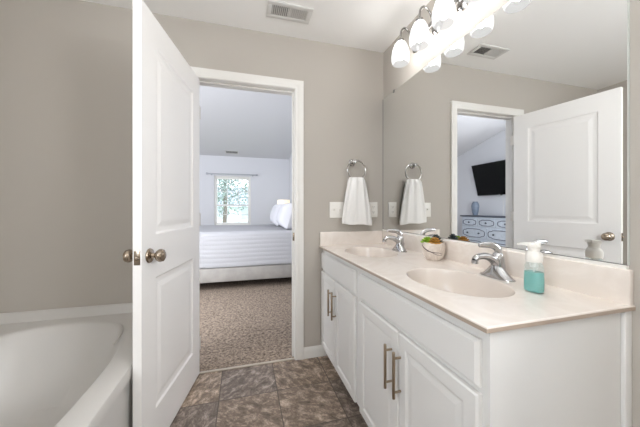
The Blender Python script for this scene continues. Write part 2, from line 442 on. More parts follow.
casing('trim_3', JL - .002, JR + .002, JT + .002, BY0, 1)
bm = BM(); box(bm, JL, JR, D - .004, D + .016, 0, .009, .003); struct('trim_4', bm, mat('transition_strip', rgb(196, 186, 174), .4))
def baseboard(name, pts):
    bm = BM(); (xa, ya), (xb, yb) = pts; t = Vector((xb - xa, yb - ya, 0)).normalized(); n = Vector((-t.y, t.x, 0))
    pr_ = [(0, 0), (.014, 0), (.014, .055), (.011, .066), (.006, .074), (.004, .083), (0, .083)]
    loft(bm, [[Vector((x, y, 0)) + n * p + Vector((0, 0, q)) for p, q in pr_] for x, y in pts]); return struct(name, bm, M['trim'])
baseboard('baseboard_back', [(XR - .5, D), (JR + CW + .004, D)])
baseboard('baseboard_right', [(XR, YF), (XR, .53)])
baseboard('baseboard_bedroom_back', [(BX1, BY1), (BX0, BY1)])
baseboard('baseboard_bedroom_left', [(BX0, BY1), (BX0, BY0)])

# the open door
DA, DW, DH, DT = math.radians(9.7294), .7285, 2.022, .035
th = math.radians(270) - DA
ydir = Vector((-math.sin(th), math.cos(th), 0))
dorg = Vector((-.2906, D - .006, .010)) - ydir * DT
pl = [(.122, DW - .122, .20, .815), (.122, DW - .122, 1.015, 1.885)]
door = obj('door_1', slab(DW, DH, DT, pl, [(.010, .007), (.026, .009), (.034, .009), (.058, .0035)], both=True), M['door'], smooth=False)
door.location = dorg; door.rotation_euler = (0, 0, th); door['kind'] = 'structure'
def knob(y, sg):
    bm = BM(); c = (DW - .062, y, .925)
    lathe(bm, [(.0, 0), (.032, 0), (.033, .003), (.030, .008), (.018, .011), (.012, .014), (.010, .024), (.013, .030), (.022, .034), (.028, .042), (.029, .050), (.026, .060), (.016, .066), (0, .068)], c, dirv=(0, sg, 0), seg=32)
    return bm
obj('knob', knob(0, -1), M['bronze'], door, local=True); obj('knob', knob(DT, 1), M['bronze'], door, local=True)
bm = BM(); box(bm, DW - .0005, DW + .0015, .005, DT - .005, .895, .955, .0005); lathe(bm, [(.009, 0), (.009, .006), (.006, .011), (0, .012)], (DW, DT / 2, .925), 'X', 16)
obj('latch', bm, M['bronze'], door, local=True)
for z in (.20, 1.06, 1.80):
    bm = BM(); box(bm, -.0015, .001, .002, DT - .002, z - .045, z + .045)
    lathe(bm, [(.0055, -.045), (.0055, .045)], (-.004, -.003, z), 'Z', 12); box(bm, -.030, -.0015, DT - .004, DT - .002, z - .045, z + .045)
    obj('hinge', bm, M['plate_paint'], door, local=True)

# ---------------------------------------------------------------- bathtub
TX0, TX1, TY0, TY1, TZ = XL + .002, -.458, .42, D - .002, .478
tub = thing('bathtub', ((TX0 + TX1) / 2, (TY0 + TY1) / 2, 0), 'white acrylic garden tub in the left corner behind the open door', 'bathtub')
cx, cy = (TX0 + TX1) / 2 + .005, (TY0 + TY1) / 2 - .02
ax, ay = (TX1 - TX0) / 2 - .105, (TY1 - TY0) / 2 - .105
NS = 96
def sup(a, b, z, n, dx=0, dy=0):
    r = []
    for i in range(NS):
        t = 2 * PI * i / NS; c_, s_ = math.cos(t), math.sin(t)
        r.append((cx + dx + a * math.copysign(abs(c_) ** (2 / n), c_), cy + dy + b * math.copysign(abs(s_) ** (2 / n), s_), z))
    return r
def rect_ring(x0, x1, y0, y1, z):
    r = []; mx_, my_ = (x0 + x1) / 2, (y0 + y1) / 2
    for i in range(NS):
        t = 2 * PI * i / NS; c_, s_ = math.cos(t), math.sin(t); k = 1 / max(abs(c_), abs(s_), 1e-6)
        r.append((mx_ + (x1 - x0) / 2 * c_ * k, my_ + (y1 - y0) / 2 * s_ * k, z))
    return r
bm = BM()
loft(bm, [rect_ring(TX0, TX1 - .012, TY0, TY1, 0), rect_ring(TX0, TX1 - .012, TY0, TY1, TZ - .06), rect_ring(TX0, TX1, TY0, TY1, TZ - .05), rect_ring(TX0, TX1, TY0, TY1, TZ - .012), rect_ring(TX0, TX1 - .004, TY0, TY1, TZ - .003),
          rect_ring(TX0 + .01, TX1 - .012, TY0 + .01, TY1, TZ),
          sup(ax + .012, ay + .012, TZ, 2.6), sup(ax + .004, ay + .004, TZ - .003, 2.6), sup(ax - .004, ay - .004, TZ - .014, 2.6),
          sup(ax - .03, ay - .05, TZ - .14, 2.6), sup(ax - .06, ay - .12, TZ - .28, 2.6), sup(ax - .10, ay - .18, TZ - .36, 2.6), sup(ax - .16, ay - .26, TZ - .385, 2.8), sup(.02, .02, TZ - .39, 2)], cap0=True, cap1=True)
obj('body', bm, M['tub'], tub)
bm = BM()   # raised lip against the walls
pr_ = [(0, 0), (.028, 0), (.022, .012), (.018, .034), (.013, .050), (.006, .056), (0, .056)]
loft(bm, [[(x, TY1 - p, TZ - .001 + q) for p, q in pr_] for x in (TX0, TX1)])
obj('wall_lip', bm, M['tub'], tub)
bm = BM(); loft(bm, [[(TX0 + p, y, TZ - .001 + q) for p, q in pr_] for y in (TY0, TY1 - .02)])
obj('wall_lip', bm, M['tub'], tub)
bm = BM()   # moulded arm rest in the far right corner of the basin
for k in range(1):
    P = smooth_path([(-.735, 1.87, TZ + .001), (-.672, 1.79, TZ + .002), (-.630, 1.68, TZ + .002), (-.612, 1.56, TZ - .002)], 6)
    tube(bm, P, [.004, .011, .011, .004], 10, flat=.5)
obj('arm_rest', bm, M['tub'], tub)

# ---------------------------------------------------------------- vanity cabinet
VY0, VY1, VX = .5226, D, .5665
ZT = .842
van = thing('vanity_cabinet', (.86, 1.27, 0), 'long white bathroom vanity cabinet with four panelled doors and bar pulls', 'cabinet')
FX = .5775                                      # front faces of the doors
bm = BM(); a_, b_ = VY0 + .018, VY1 - .002
box(bm, FX + .0185, FX + .036, a_, b_, .085, ZT - .0005); box(bm, XR - .010, XR - .002, a_ + .016, b_ - .016, .085, ZT - .0005)
box(bm, FX + .036, XR - .002, a_, a_ + .016, .085, ZT - .0005); box(bm, FX + .036, XR - .002, b_ - .016, b_, .085, ZT - .0005)
box(bm, FX + .036, XR - .010, a_ + .016, b_ - .016, .085, .101)
obj('body', bm, M['cab'], van)
bm = BM(); box(bm, FX + .085, XR - .05, VY0 + .02, VY1 - .01, 0, .085); obj('toe_kick', bm, M['cab'], van)
bm = BM(); box(bm, XR - .032, XR - .001, VY0 + .006, VY0 + .018, .0, ZT, .003); obj('scribe_strip', bm, M['cab'], van)
RZ = Matrix.Rotation(-PI / 2, 4, 'Z')            # slab facing -y  ->  facing -x
def front(name, ya, yb, za, zb, rects, loops, edge):
    w, h = yb - ya, zb - za
    b_ = slab(w, h, .018, rects(w, h), loops, edge=edge)
    xf(b_, Matrix.Translation((FX, yb, za)) @ RZ)
    return obj(name, b_, M['cab'], van, smooth=False)
for ya, yb in ((1.366, 2.016), (.562, 1.300)):
    front('drawer_front', ya, yb, .682, .806, lambda w, h: [], [], .009)
pl1 = lambda w, h: [(.045, w - .045, .045, h - .045)]
lp = [(.005, .0045), (.010, .006), (.015, .006), (.034, .0035)]
def pull(parent, y, z):
    bm = BM(); x = FX - .030
    lathe(bm, [(.0001, 0), (.0055, 0), (.006, .001), (.006, .175), (.0055, .176), (.0001, .176)], (x, y, z - .088), 'Z', 14)
    for dz in (-.064, .064): lathe(bm, [(.0045, 0), (.0045, .03)], (x, y, z + dz), 'X', 10)
    o = obj('pull', bm, M['nickel'], van); o.parent = parent
    setp(o, 'satin nickel bar pull')
for ya, yb, py in ((1.695, 2.016, 1.738), (1.366, 1.689, 1.664), (.935, 1.300, .978), (.562, .929, .914)):
    d_ = front('door', ya, yb, .092, .664, pl1, lp, .005)
    pull(d_, py, .512)

# ---------------------------------------------------------------- countertop with two moulded basins
top = thing('countertop', (.85, 1.27, ZT), 'cream cultured marble vanity top with two moulded oval basins', 'countertop')
SPX = XR - .021
bm = BM()
SINKS = ((.815, 1.655), (.815, .905)); SA, SB = .162, .222
NB = 72
ym = (SINKS[0][1] + SINKS[1][1]) / 2
zt = .857
def ray_rect(c, t, x0, x1, y0, y1):
    dx, dy = math.cos(t), math.sin(t); k = 1e9
    if dx > 1e-9: k = min(k, (x1 - c[0]) / dx)
    if dx < -1e-9: k = min(k, (x0 - c[0]) / dx)
    if dy > 1e-9: k = min(k, (y1 - c[1]) / dy)
    if dy < -1e-9: k = min(k, (y0 - c[1]) / dy)
    return (c[0] + dx * k, c[1] + dy * k)
def angs(c, x0, x1, y0, y1):
    A = [2 * PI * i / NB for i in range(NB)]
    for x in (x0, x1):
        for y in (y0, y1): A.append(math.atan2(y - c[1], x - c[0]) % (2 * PI))
    return sorted(A)
E_ = .004
for c, ya, yb in ((SINKS[0], ym, VY1), (SINKS[1], VY0 + E_, ym)):
    x0, x1 = VX + E_, XR
    A = angs(c, x0, x1, ya, yb); n = len(A)
    o_ = [bm.verts.new((*ray_rect(c, t, x0, x1, ya, yb), zt)) for t in A]
    def ell(t, k): # ellipse point in direction t
        r = 1 / math.sqrt((math.cos(t) / (SA * k)) ** 2 + (math.sin(t) / (SB * k)) ** 2); return (c[0] + r * math.cos(t), c[1] + r * math.sin(t))
    i_ = [bm.verts.new((*ell(t, 1.0), zt)) for t in A]
    for k in range(n):
        j = (k + 1) % n; bm.faces.new((o_[k], o_[j], i_[j], i_[k]))
# eased edge, fascia and underside
def strip(pts):
    for a, b in zip(pts, pts[1:]): bm.faces.new([bm.verts.new(p) for p in (a[0], a[1], b[1], b[0])])
edge = [(E_, zt), (.001, zt - .0012), (0, zt - .004), (0, ZT)]
strip([((VX + p, VY1, z), (VX + p, VY0 + p, z)) for p, z in edge])
strip([((VX + p, VY0 + p, z), (XR, VY0 + p, z)) for p, z in edge])
bmesh.ops.remove_doubles(bm, verts=bm.verts, dist=1e-5)
obj('slab', bm, M['marble'], top, smooth=False)
bm = BM(); box(bm, SPX, XR - .0005, VY0 + .002, VY1 - .0005, zt - .008, .962, .004, 3); obj('backsplash', bm, M['marble'], top)
bm = BM(); box(bm, VX + .004, SPX, VY1 - .021, VY1 - .0005, zt - .008, .962, .004, 3); obj('side_splash', bm, M['marble'], top)
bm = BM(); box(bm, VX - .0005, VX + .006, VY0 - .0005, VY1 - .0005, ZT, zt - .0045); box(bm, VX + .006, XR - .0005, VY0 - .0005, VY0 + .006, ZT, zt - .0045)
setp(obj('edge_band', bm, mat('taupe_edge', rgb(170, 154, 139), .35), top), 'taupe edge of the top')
for c in SINKS:
    bm = BM(); rings = []
    for k, dz in ((1.0, 0), (.992, -.0015), (.982, -.006), (.970, -.020), (.952, -.048), (.915, -.084), (.83, -.114), (.66, -.128), (.38, -.132), (.14, -.133)):
        rings.append([(c[0] + SA * k * math.cos(2 * PI * i / NB) + (1 - k) * .03, c[1] + SB * k * math.sin(2 * PI * i / NB), zt + dz) for i in range(NB)])
    loft(bm, rings, cap0=False, cap1=True)
    for f in bm.faces: f.normal_update()
    bs = obj('basin', bm, M['basin'], top)
    bm = BM(); lathe(bm, [(.0, -.002), (.031, -.002), (.031, .001), (.027, .003), (.022, .001), (.020, .004), (.012, .007), (0, .008)], (c[0] + .026, c[1], zt - .133), 'Z', 24)
    o = obj('drain', bm, M['chrome'], top); o.parent = bs; setp(o, 'chrome drain stopper')

# ---------------------------------------------------------------- wall mirror
MY0, MY1, MZ0, MZ1 = .537, D - .004, .974, 2.049
mir = thing('wall_mirror', (XR - .003, 1.28, MZ0), 'large frameless mirror above the vanity backsplash', 'mirror')
bm = BM(); box(bm, XR - .006, XR - .0005, MY0, MY1, MZ0, MZ1); obj('glass', bm, M['mirror'], mir, smooth=False)
bm = BM(); box(bm, XR - .011, XR - .0005, MY0, MY1, MZ0 - .012, MZ0 - .002)
obj('bottom_channel', bm, M['trim'], mir)
bm = BM(); box(bm, XR - .0072, XR - .0005, MY0, MY1, MZ0 - .002, MZ0 + .001); obj('edge', bm, M['duct'], mir)
bm = BM(); box(bm, XR - .0075, XR - .0005, MY0 - .003, MY0, MZ0, MZ1); obj('edge', bm, mat('polished_glass_edge', rgb(196, 200, 196), .2), mir)
bm = BM(); box(bm, XR - .0075, XR - .0005, MY1, MY1 + .003, MZ0, MZ1); obj('edge', bm, M['duct'], mir)
for y, z in ((1.86, MZ1), (.75, MZ1)):
    bm = BM(); box(bm, XR - .010, XR - .0005, y - .009, y + .009, z - .012, z + .010, .002); obj('clip', bm, M['duct'], mir)

# ---------------------------------------------------------------- vanity light
vl = thing('vanity_light', (XR, 1.276, 2.225), 'four light vanity bar with frosted glass shades above the mirror', 'light fixture')
bm = BM(); box(bm, XR - .014, XR - .001, .93, 1.622, 2.262, 2.296, .004, 3)
for y in (1.576, 1.376, 1.176, .976): lathe(bm, [(0, 0), (.046, 0), (.046, .006), (.036, .014), (.014, .02), (0, .021)], (XR - .001, y, 2.238), dirv=(-1, 0, 0), seg=28)
obj('backplate', bm, M['ring'], vl)
LX = .995
for y in (1.576, 1.376, 1.176, .976):
    bm = BM()
    tube(bm, smooth_path([(XR - .02, y, 2.238), (1.085, y, 2.266), (1.065, y, 2.312), (1.030, y, 2.337), (1.003, y, 2.318), (LX, y, 2.275), (LX, y, 2.252)], 6), .006, 12)
    lathe(bm, [(.0, .0), (.022, .0), (.022, .018), (.014, .026), (0, .028)], (LX, y, 2.236), 'Z', 20)
    a = obj('arm', bm, M['ring'], vl)
    bm = BM()
    P = [(.016, .150), (.026, .145), (.036, .132), (.046, .108), (.054, .078), (.058, .050), (.057, .026), (.053, .009), (.048, .0)]
    lathe(bm, P, (LX, y, 2.094), 'Z', 32, cap0=False, cap1=False)
    o = obj('shade', bm, M['shade'], vl); o.parent = a; setp(o, 'frosted white glass bell shade')
    bm = BM(); lathe(bm, [(.012, .13), (.014, .10), (.022, .075), (.025, .058), (.022, .042), (.012, .033), (0, .031)], (LX, y, 2.094), 'Z', 20)
    o = obj('bulb', bm, M['bulb'], vl); o.parent = a

# ---------------------------------------------------------------- faucets
def faucet(c, label):
    f = thing('faucet', (c[0], c[1], zt), label, 'faucet', 'chrome faucets on the vanity top')
    x, y, z = c[0], c[1], zt
    bm = BM(); rings = []          # base: long oval plate whose ends sweep up to the body
    for i in range(25):
        t = -1 + 2 * i / 24; yy = y + .079 * t; k = math.sqrt(max(0, 1 - abs(t) ** 4)); w = max(.001, .024 * k + .006 * (1 - abs(t)))
        hgt = max(.003, .010 * k + .066 * max(0, 1 - abs(t) / .85) ** 1.35)
        rings.append([(x - w, yy, z), (x - w, yy, z + .004), (x - w * .82, yy, z + hgt * .6), (x - w * .4, yy, z + hgt * .95), (x, yy, z + hgt),
                      (x + w * .4, yy, z + hgt * .95), (x + w * .82, yy, z + hgt * .6), (x + w, yy, z + .004), (x + w, yy, z)])
    loft(bm, rings); obj('base', bm, M['chrome'], f)
    bm = BM()
    tube(bm, smooth_path([(x + .012, y, z + .030), (x - .014, y, z + .070), (x - .055, y, z + .090), (x - .096, y, z + .090), (x - .116, y, z + .078)], 6), [.022, .021, .017, .014, .012], 16, flat=.85)
    lathe(bm, [(0, 0), (.0125, 0), (.0125, .014), (0, .014)], (x - .113, y, z + .064), 'Z', 16)
    obj('spout', bm, M['chrome'], f)
    bm = BM()
    lathe(bm, [(.030, -.05), (.026, -.01), (.024, .012), (.022, .026), (.016, .036), (0, .039)], (x + .006, y, z + .066), 'Z', 20)
    tube(bm, smooth_path([(x + .010, y, z + .080), (x + .006, y, z + .116), (x - .022, y, z + .134), (x - .066, y, z + .138), (x - .092, y, z + .137)], 6), [.019, .018, .014, .012, .008], 12, flat=.5)
    obj('lever', bm, M['chrome'], f)
    bm = BM(); lathe(bm, [(.0025, 0), (.0025, .04), (.006, .043), (.006, .050), (0, .053)], (x + .034, y, z), 'Z', 10)
    obj('drain_lift_rod', bm, M['chrome'], f)
    return f
f1 = faucet((1.020, .893), 'chrome single-lever faucet at the nearer basin beside the soap bottle')
f2 = dup(f1); f2.location = (1.020, 1.630, zt); f2['label'] = 'chrome single-lever faucet at the far basin beside the back wall'

# ---------------------------------------------------------------- succulent bowl
pc = Vector((1.032, 1.300, zt))
pb = thing('succulent_bowl', pc, 'small marbled ceramic bowl of succulents on the vanity top', 'potted plant')
bm = BM(); P = [(.0, .0), (.036, .0), (.040, .004), (.050, .016), (.059, .040), (.062, .062), (.060, .084), (.057, .098)]
lathe(bm, P + [(.053, .098), (.055, .084), (.050, .080), (0, .080)], pc, 'Z', 36); bowl = obj('bowl', bm, M['pot'], pb)
bm = BM()
def bowl_pt(a, z):
    r = next((p[0] + (q[0] - p[0]) * (z - p[1]) / (q[1] - p[1]) for p, q in zip(P[1:], P[2:]) if p[1] <= z <= q[1]), .06) + .0003
    return pc + Vector((r * math.cos(a), r * math.sin(a), z))
tube(bm, [bowl_pt(math.radians(150 + 130 * t), .088 - .050 * t ** .55 + .003 * math.sin(9 * t)) for t in [i / 30 for i in range(31)]], [.0010, .0026, .0030, .0022, .0012, .0008], 6)
tube(bm, [bowl_pt(math.radians(196 + 84 * t), .052 - .022 * t + .003 * math.sin(7 * t)) for t in [i / 24 for i in range(25)]], [.0006, .0012, .0006], 6)
o = obj('swirl_line', bm, M['potline'], pb); o.parent = bowl
bm = BM(); lathe(bm, [(0, .070), (.0535, .070), (.0535, .082), (.03, .087), (0, .088)], pc, 'Z', 24); obj('soil', bm, M['soil'], pb)
def rosette(c, r, rows, up, m, label):
    bm = BM()
    for k in range(rows):
        n = 9 - k if k < 5 else 4; el = math.radians(8 + 58 * k / max(1, rows - 1)); L_ = r * (1 - .11 * k)
        for i in range(n):
            a = 2 * PI * (i + .5 * (k % 2)) / n
            d = Vector((math.cos(a) * math.cos(el), math.sin(a) * math.cos(el), math.sin(el))); s = Vector((-math.sin(a), math.cos(a), 0)); nn = d.cross(s)
            rings = []
            for t, w in ((0, .16), (.35, .30), (.7, .34), (.9, .22), (1, .04)):
                p = Vector(c) + Vector((0, 0, up * k)) + d * (L_ * t)
                rings.append([p + s * (L_ * w * math.cos(q)) + nn * (L_ * w * .42 * math.sin(q)) for q in [2 * PI * j / 8 for j in range(8)]])
            loft(bm, rings)
    setp(obj('succulent', bm, m, pb), label)
rosette(pc + Vector((-.018, .026, .092)), .042, 4, .003, M['succ_g'], 'lime green rosette succulent')
rosette(pc + Vector((-.012, -.026, .094)), .038, 4, .004, M['succ_o'], 'amber rosette succulent')
rosette(pc + Vector((.026, .012, .100)), .036, 4, .006, M['succ_d'], 'dark grey-green succulent')

# ---------------------------------------------------------------- soap bottle
sc_ = Vector((.966, .702, zt))
sb = thing('soap_dispenser', sc_, 'clear foaming soap bottle with teal soap and white pump', 'soap dispenser')
def oval(k, a, b, z, n=32, e=2.6):
    return [sc_ + Vector((a * k * math.copysign(abs(math.sin(t)) ** (2 / e), math.sin(t)), b * k * math.copysign(abs(math.cos(t)) ** (2 / e), math.cos(t)), z)) for t in [2 * PI * i / n for i in range(n)]]
BP = [(.90, .0), (.98, .004), (1.0, .012), (1.0, .040), (.95, .070), (.88, .090), (.78, .100), (.58, .107), (.50, .110), (.50, .116)]
bm = BM()
BA, BB = .024, .030
loft(bm, [oval(k, BA, BB, z) for k, z in BP] + [oval(k - .06, BA, BB, z + (.003 if z < .01 else 0)) for k, z in BP[::-1]])
obj('bottle', bm, M['bottle'], sb)
bm = BM(); loft(bm, [oval(k - .07, BA, BB, z) for k, z in ((.93, .0035), (1.0, .012), (1.0, .040), (.965, .062), (.95, .070))]); obj('liquid_soap', bm, M['soap'], sb)
bm = BM(); lathe(bm, [(0, .104), (.024, .104), (.025, .108), (.025, .128), (.021, .136), (.017, .140), (.017, .152), (.019, .154), (.019, .163), (.012, .168), (0, .168)], sc_, 'Z', 24)
d = Vector((-.55, .83, 0)).normalized()
loft(bm, [[sc_ + d * t + Vector((-d.y, d.x, 0)) * (w * a) + Vector((0, 0, z + h_ * b)) for a, b in ((-1, -1), (1, -1), (1, 1), (-1, 1))] for t, w, z, h_ in ((-.018, .014, .164, .006), (.010, .013, .164, .006), (.038, .007, .164, .004), (.047, .005, .160, .003))])
obj('pump_head', bm, M['plastic'], sb)
bm = BM(); lathe(bm, [(.0025, .008), (.0025, .106)], sc_, 'Z', 8); obj('dip_tube', bm, M['plastic'], sb)
bm = BM(); lathe(bm, [(.010, .085), (.012, .087), (.012, .105), (0, .105)], sc_, 'Z', 14); obj('foamer', bm, M['plastic'], sb)

# ---------------------------------------------------------------- towel ring, towel, plates
tr = thing('towel_ring', (.856, D, 1.45), 'chrome towel ring on the back wall above the switch plates', 'towel ring')
bm = BM(); lathe(bm, [(0, 0), (.026, 0), (.027, .004), (.022, .009), (.011, .012), (.009, .040), (.013, .046), (.013, .056), (0, .060)], (.838, D - .001, 1.512), dirv=(0, -1, 0), seg=24); obj('post', bm, M['ring'], tr)
bm = BM(); tube(bm, [(.858 + .076 * math.cos(t), D - .052, 1.446 + .076 * math.sin(t)) for t in [2 * PI * i / 48 for i in range(48)]], .0055, 10, closed=True); obj('ring', bm, M['ring'], tr)
tw_c = Vector((.864, D - .052, 1.02))
bm = BM(); rings = []; NT = 40; NU = 72
for i in range(NT + 1):
    t = i / NT; z = 1.390 - t * .372
    w = .064 + .064 * min(1, t * 1.1) ** .8; dp = .019 - .003 * t
    if t < .06: dp *= .55 + .45 * t / .06; w *= .93 + .07 * t / .06
    if i == NT: dp *= .75
    band = .0022 if (.80 < t < .815 or .86 < t < .875) else 0
    r = []
    for k in range(NU):
        a = 2 * PI * k / NU; ca, sa = math.cos(a), math.sin(a)
        x = w * math.copysign(abs(ca) ** .75, ca)
        fold = (.0048 * (1 - .45 * t)) * math.sin(x / w * 8.2 + .8 * math.sin(2.2 * t)) + .0016 * math.sin(x / w * 17 + 2 * t)
        y = (dp + band) * math.copysign(abs(sa) ** .55, sa) + fold * (1 if t > .03 else .5)
        zz = z + (.004 * math.sin(x / w * 5 + .5) - .006 * (x / w)) * t
        r.append((.858 + .006 * t + x, D - .052 + y, zz))
    rings.append(r)
loft(bm, rings)
tw = obj('hand_towel', bm, M['towel']); origin_to(tw, tw_c); setp(tw, 'white terry hand towel hanging folded through the chrome ring', 'towel')

def plate(name, x0, x1, z0, z1, label, cat):
    p = thing(name, ((x0 + x1) / 2, D, (z0 + z1) / 2), label, cat)
    bm = BM(); box(bm, x0, x1, D - .006, D - .0005, z0, z1, .003); obj('cover_plate', bm, M['plastic'], p); return p
p = plate('light_switch', .651, .768, 1.071, 1.196, 'white double toggle switch plate left of the hand towel', 'light switch')
for xx in (.688, .734):
    bm = BM(); box(bm, xx - .006, xx + .006, D - .0075, D - .005, 1.121, 1.146); loft(bm, [[(xx - .004, D - .006, 1.127), (xx + .004, D - .006, 1.127), (xx + .004, D - .006, 1.140), (xx - .004, D - .006, 1.140)], [(xx - .003, D - .017, 1.137), (xx + .003, D - .017, 1.137), (xx + .003, D - .017, 1.143), (xx - .003, D - .017, 1.143)]])
    obj('toggle', bm, M['plastic'], p)
    for zz in (1.095, 1.172):
        bm = BM(); lathe(bm, [(.003, 0), (.0025, .001), (0, .0012)], (xx, D - .006, zz), dirv=(0, -1, 0), seg=10); obj('screw', bm, M['plastic'], p)
p = plate('wall_outlet', .990, 1.066, 1.072, 1.198, 'white duplex outlet plate right of the hand towel', 'outlet')
for zz in (1.114, 1.156):
    bm = BM(); lathe(bm, [(.0165, 0), (.0165, .0015), (0, .0016)], (1.028, D - .006, zz), dirv=(0, -1, 0), seg=20); rc = obj('receptacle', bm, M['plastic'], p)
    bm = BM()
    for dx in (-.006, .006): box(bm, 1.028 + dx - .001, 1.028 + dx + .001, D - .0082, D - .0072, zz - .002, zz + .007)
    lathe(bm, [(.0022, 0), (.0022, .0008)], (1.028, D - .0074, zz - .007), dirv=(0, -1, 0), seg=8)
    o = obj('slots', bm, M['dark'], p); o.parent = rc

# ---------------------------------------------------------------- bathroom ceiling register
cv = thing('ceiling_vent', (.292, 1.776, H), 'white ceiling register with two banks of louvres near the doorway', 'vent')
bm = BM(); x0, x1, y0, y1 = .147, .438, 1.702, 1.852
for a in ((x0, x1, y0, y0 + .03), (x0, x1, y1 - .03, y1), (x0, x0 + .03, y0 + .03, y1 - .03), (x1 - .03, x1, y0 + .03, y1 - .03), (.288, .297, y0 + .03, y1 - .03)):
    box(bm, a[0], a[1], a[2], a[3], H - .009, H - .0005, .002)
obj('frame', bm, M['vent'], cv)
bm = BM(); box(bm, x0 + .02, x1 - .02, y0 + .02, y1 - .02, H - .0012, H - .0004); obj('duct_opening', bm, M['duct'], cv)
for sg, xa, xb in ((1, .177, .288), (-1, .297, .408)):
    n = 9
    for k in range(n):
        xx = xa + (xb - xa) * (k + .5) / n
        bm = BM(); dx = .0042 * sg
        loft(bm, [[(xx - dx, y, H - .0085), (xx - dx + .0012, y, H - .0085), (xx + dx + .0012, y, H - .0015), (xx + dx, y, H - .0015)] for y in (y0 + .028, y1 - .028)])
        obj('louvre', bm, M['vent'], cv)

# ---------------------------------------------------------------- bedroom
# bed
bx0, bx1, by0, by1 = -1.0, 1.10, 4.0, 5.62
bed = thing('bed', ((bx0 + bx1) / 2, (by0 + by1) / 2, .004), 'whitewashed wooden platform bed with a white mattress', 'bed')
bm = BM()
box(bm, bx0, bx1 - .05, by0, by0 + .04, .125, .315, .004); box(bm, bx0, bx1 - .05, by1 - .04, by1, .125, .315, .004); box(bm, bx0, bx0 + .04, by0 + .04, by1 - .04, .125, .315, .004)
box(bm, bx0 + .04, bx1 - .05, by0 + .04, by1 - .04, .27, .30)
obj('frame', bm, M['bedwood'], bed)
bm = BM(); box(bm, bx1 - .05, bx1, by0 - .02, by1 + .02, .004, 1.20, .008); obj('headboard', bm, M['bedwood'], bed)
for xx in (bx0 + .25, bx1 - .15):
    for yy in (by0 + .25, by1 - .25):
        bm = BM(); lathe(bm, [(.025, 0), (.035, .27)], (xx, yy, .004), 'Z', 12); obj('leg', bm, M['bedwood'], bed)
bm = BM(); box(bm, bx0 + .03, bx1 - .06, by0 + .03, by1 - .03, .30, .795, .05, 4); obj('mattress', bm, M['mattress'], bed)
# quilt with stitched rows, draped over three sides
bm = BM(); path = []
q0, q1, zq, zb = by0 - .006, by1 + .006, .815, .335
n = 84
for i in range(n + 1): z = zb + (zq - .05 - zb) * i / n; path.append((q0 - .0035 * abs(math.sin(PI * (z - zb) / .06)) - .010 * (1 - i / n), z))
for k in range(1, 6): a = PI / 2 * k / 6; path.append((q0 + .05 - .05 * math.cos(a), zq - .05 + .05 * math.sin(a)))
for i in range(81): y = q0 + .05 + (q1 - q0 - .1) * i / 80; path.append((y, zq + .007 * abs(math.sin(PI * (y - q0) / .07))))
for i in range(n + 1): z = zq - .05 + (zb - zq + .05) * i / n; path.append((q1 + .010 * abs(math.sin(PI * (z - zb) / .048)), z))
inner = [(min(max(y, by0 + .026), by1 - .026), min(z, .798)) for y, z in path]
XS = [bx0 - .02, bx0 + .02] + [bx0 + .02 + (1.02 - bx0 - .02) * i / 14 for i in range(1, 15)] + [1.04]
rings = []
for i, x in enumerate(XS):
    k = -.03 if i == 0 else 0
    rings.append([(x, y + .003 * math.sin(7 * x + 2 * z), z + (k if z > .6 else 0) + .004 * math.sin(5 * x + y * 3)) for y, z in path])
loft(bm, rings, closed=False, cap0=False, cap1=False)
bmesh.ops.solidify(bm, geom=bm.faces[:], thickness=.004)
qu = obj('quilt', bm, M['quilt']); origin_to(qu, (-.28, 4.8, zq)); setp(qu, 'white channel stitched quilt covering the bed', 'quilt')
# pillows
def pillow(c, w, h, t, lean):
    bm = BM(); n = 20; G = {}
    for s in (1, -1):
        for i in range(n + 1):
            for j in range(n + 1):
                u, v = -1 + 2 * i / n, -1 + 2 * j / n
                k = max(0, (1 - u ** 4) * (1 - v ** 4)) ** .55
                pinch = 1 - .06 * (1 - abs(u)) * 0 + .0
                uu = u * (1 - .07 * (1 - v * v) * abs(u)); vv = v * (1 - .07 * (1 - u * u) * abs(v))
                if k == 0 and s == -1: G[s, i, j] = G[1, i, j]; continue
                G[s, i, j] = bm.verts.new((s * t / 2 * k + .004 * math.sin(9 * u + 5 * v) * k, uu * w / 2, vv * h / 2))
        for i in range(n):
            for j in range(n):
                bm.faces.new((G[s, i, j], G[s, i + 1, j], G[s, i + 1, j + 1], G[s, i, j + 1]))
    xf(bm, Matrix.Rotation(lean, 4, 'Y')); return bm
def put_pillow(c, label, lean, w=.66, h=.46, t=.22):
    o = obj('pillow', pillow(c, w, h, t, lean), M['pillow']); o.location = c
    setp(o, label, 'pillow', 'white pillows at the head of the bed')
put_pillow((.690, 4.37, 1.030), 'nearer white pillow leaning at the head of the bed', .30, w=.62, h=.42, t=.30)
put_pillow((.640, 5.12, 1.030), 'farther white pillow leaning at the head of the bed', .30, h=.42, t=.28)
put_pillow((.925, 4.42, 1.035), 'white pillow against the headboard behind the nearer pillow', .2, h=.42, t=.13)
put_pillow((.905, 5.14, 1.035), 'white pillow against the headboard behind the farther pillow', .2, h=.42, t=.13)
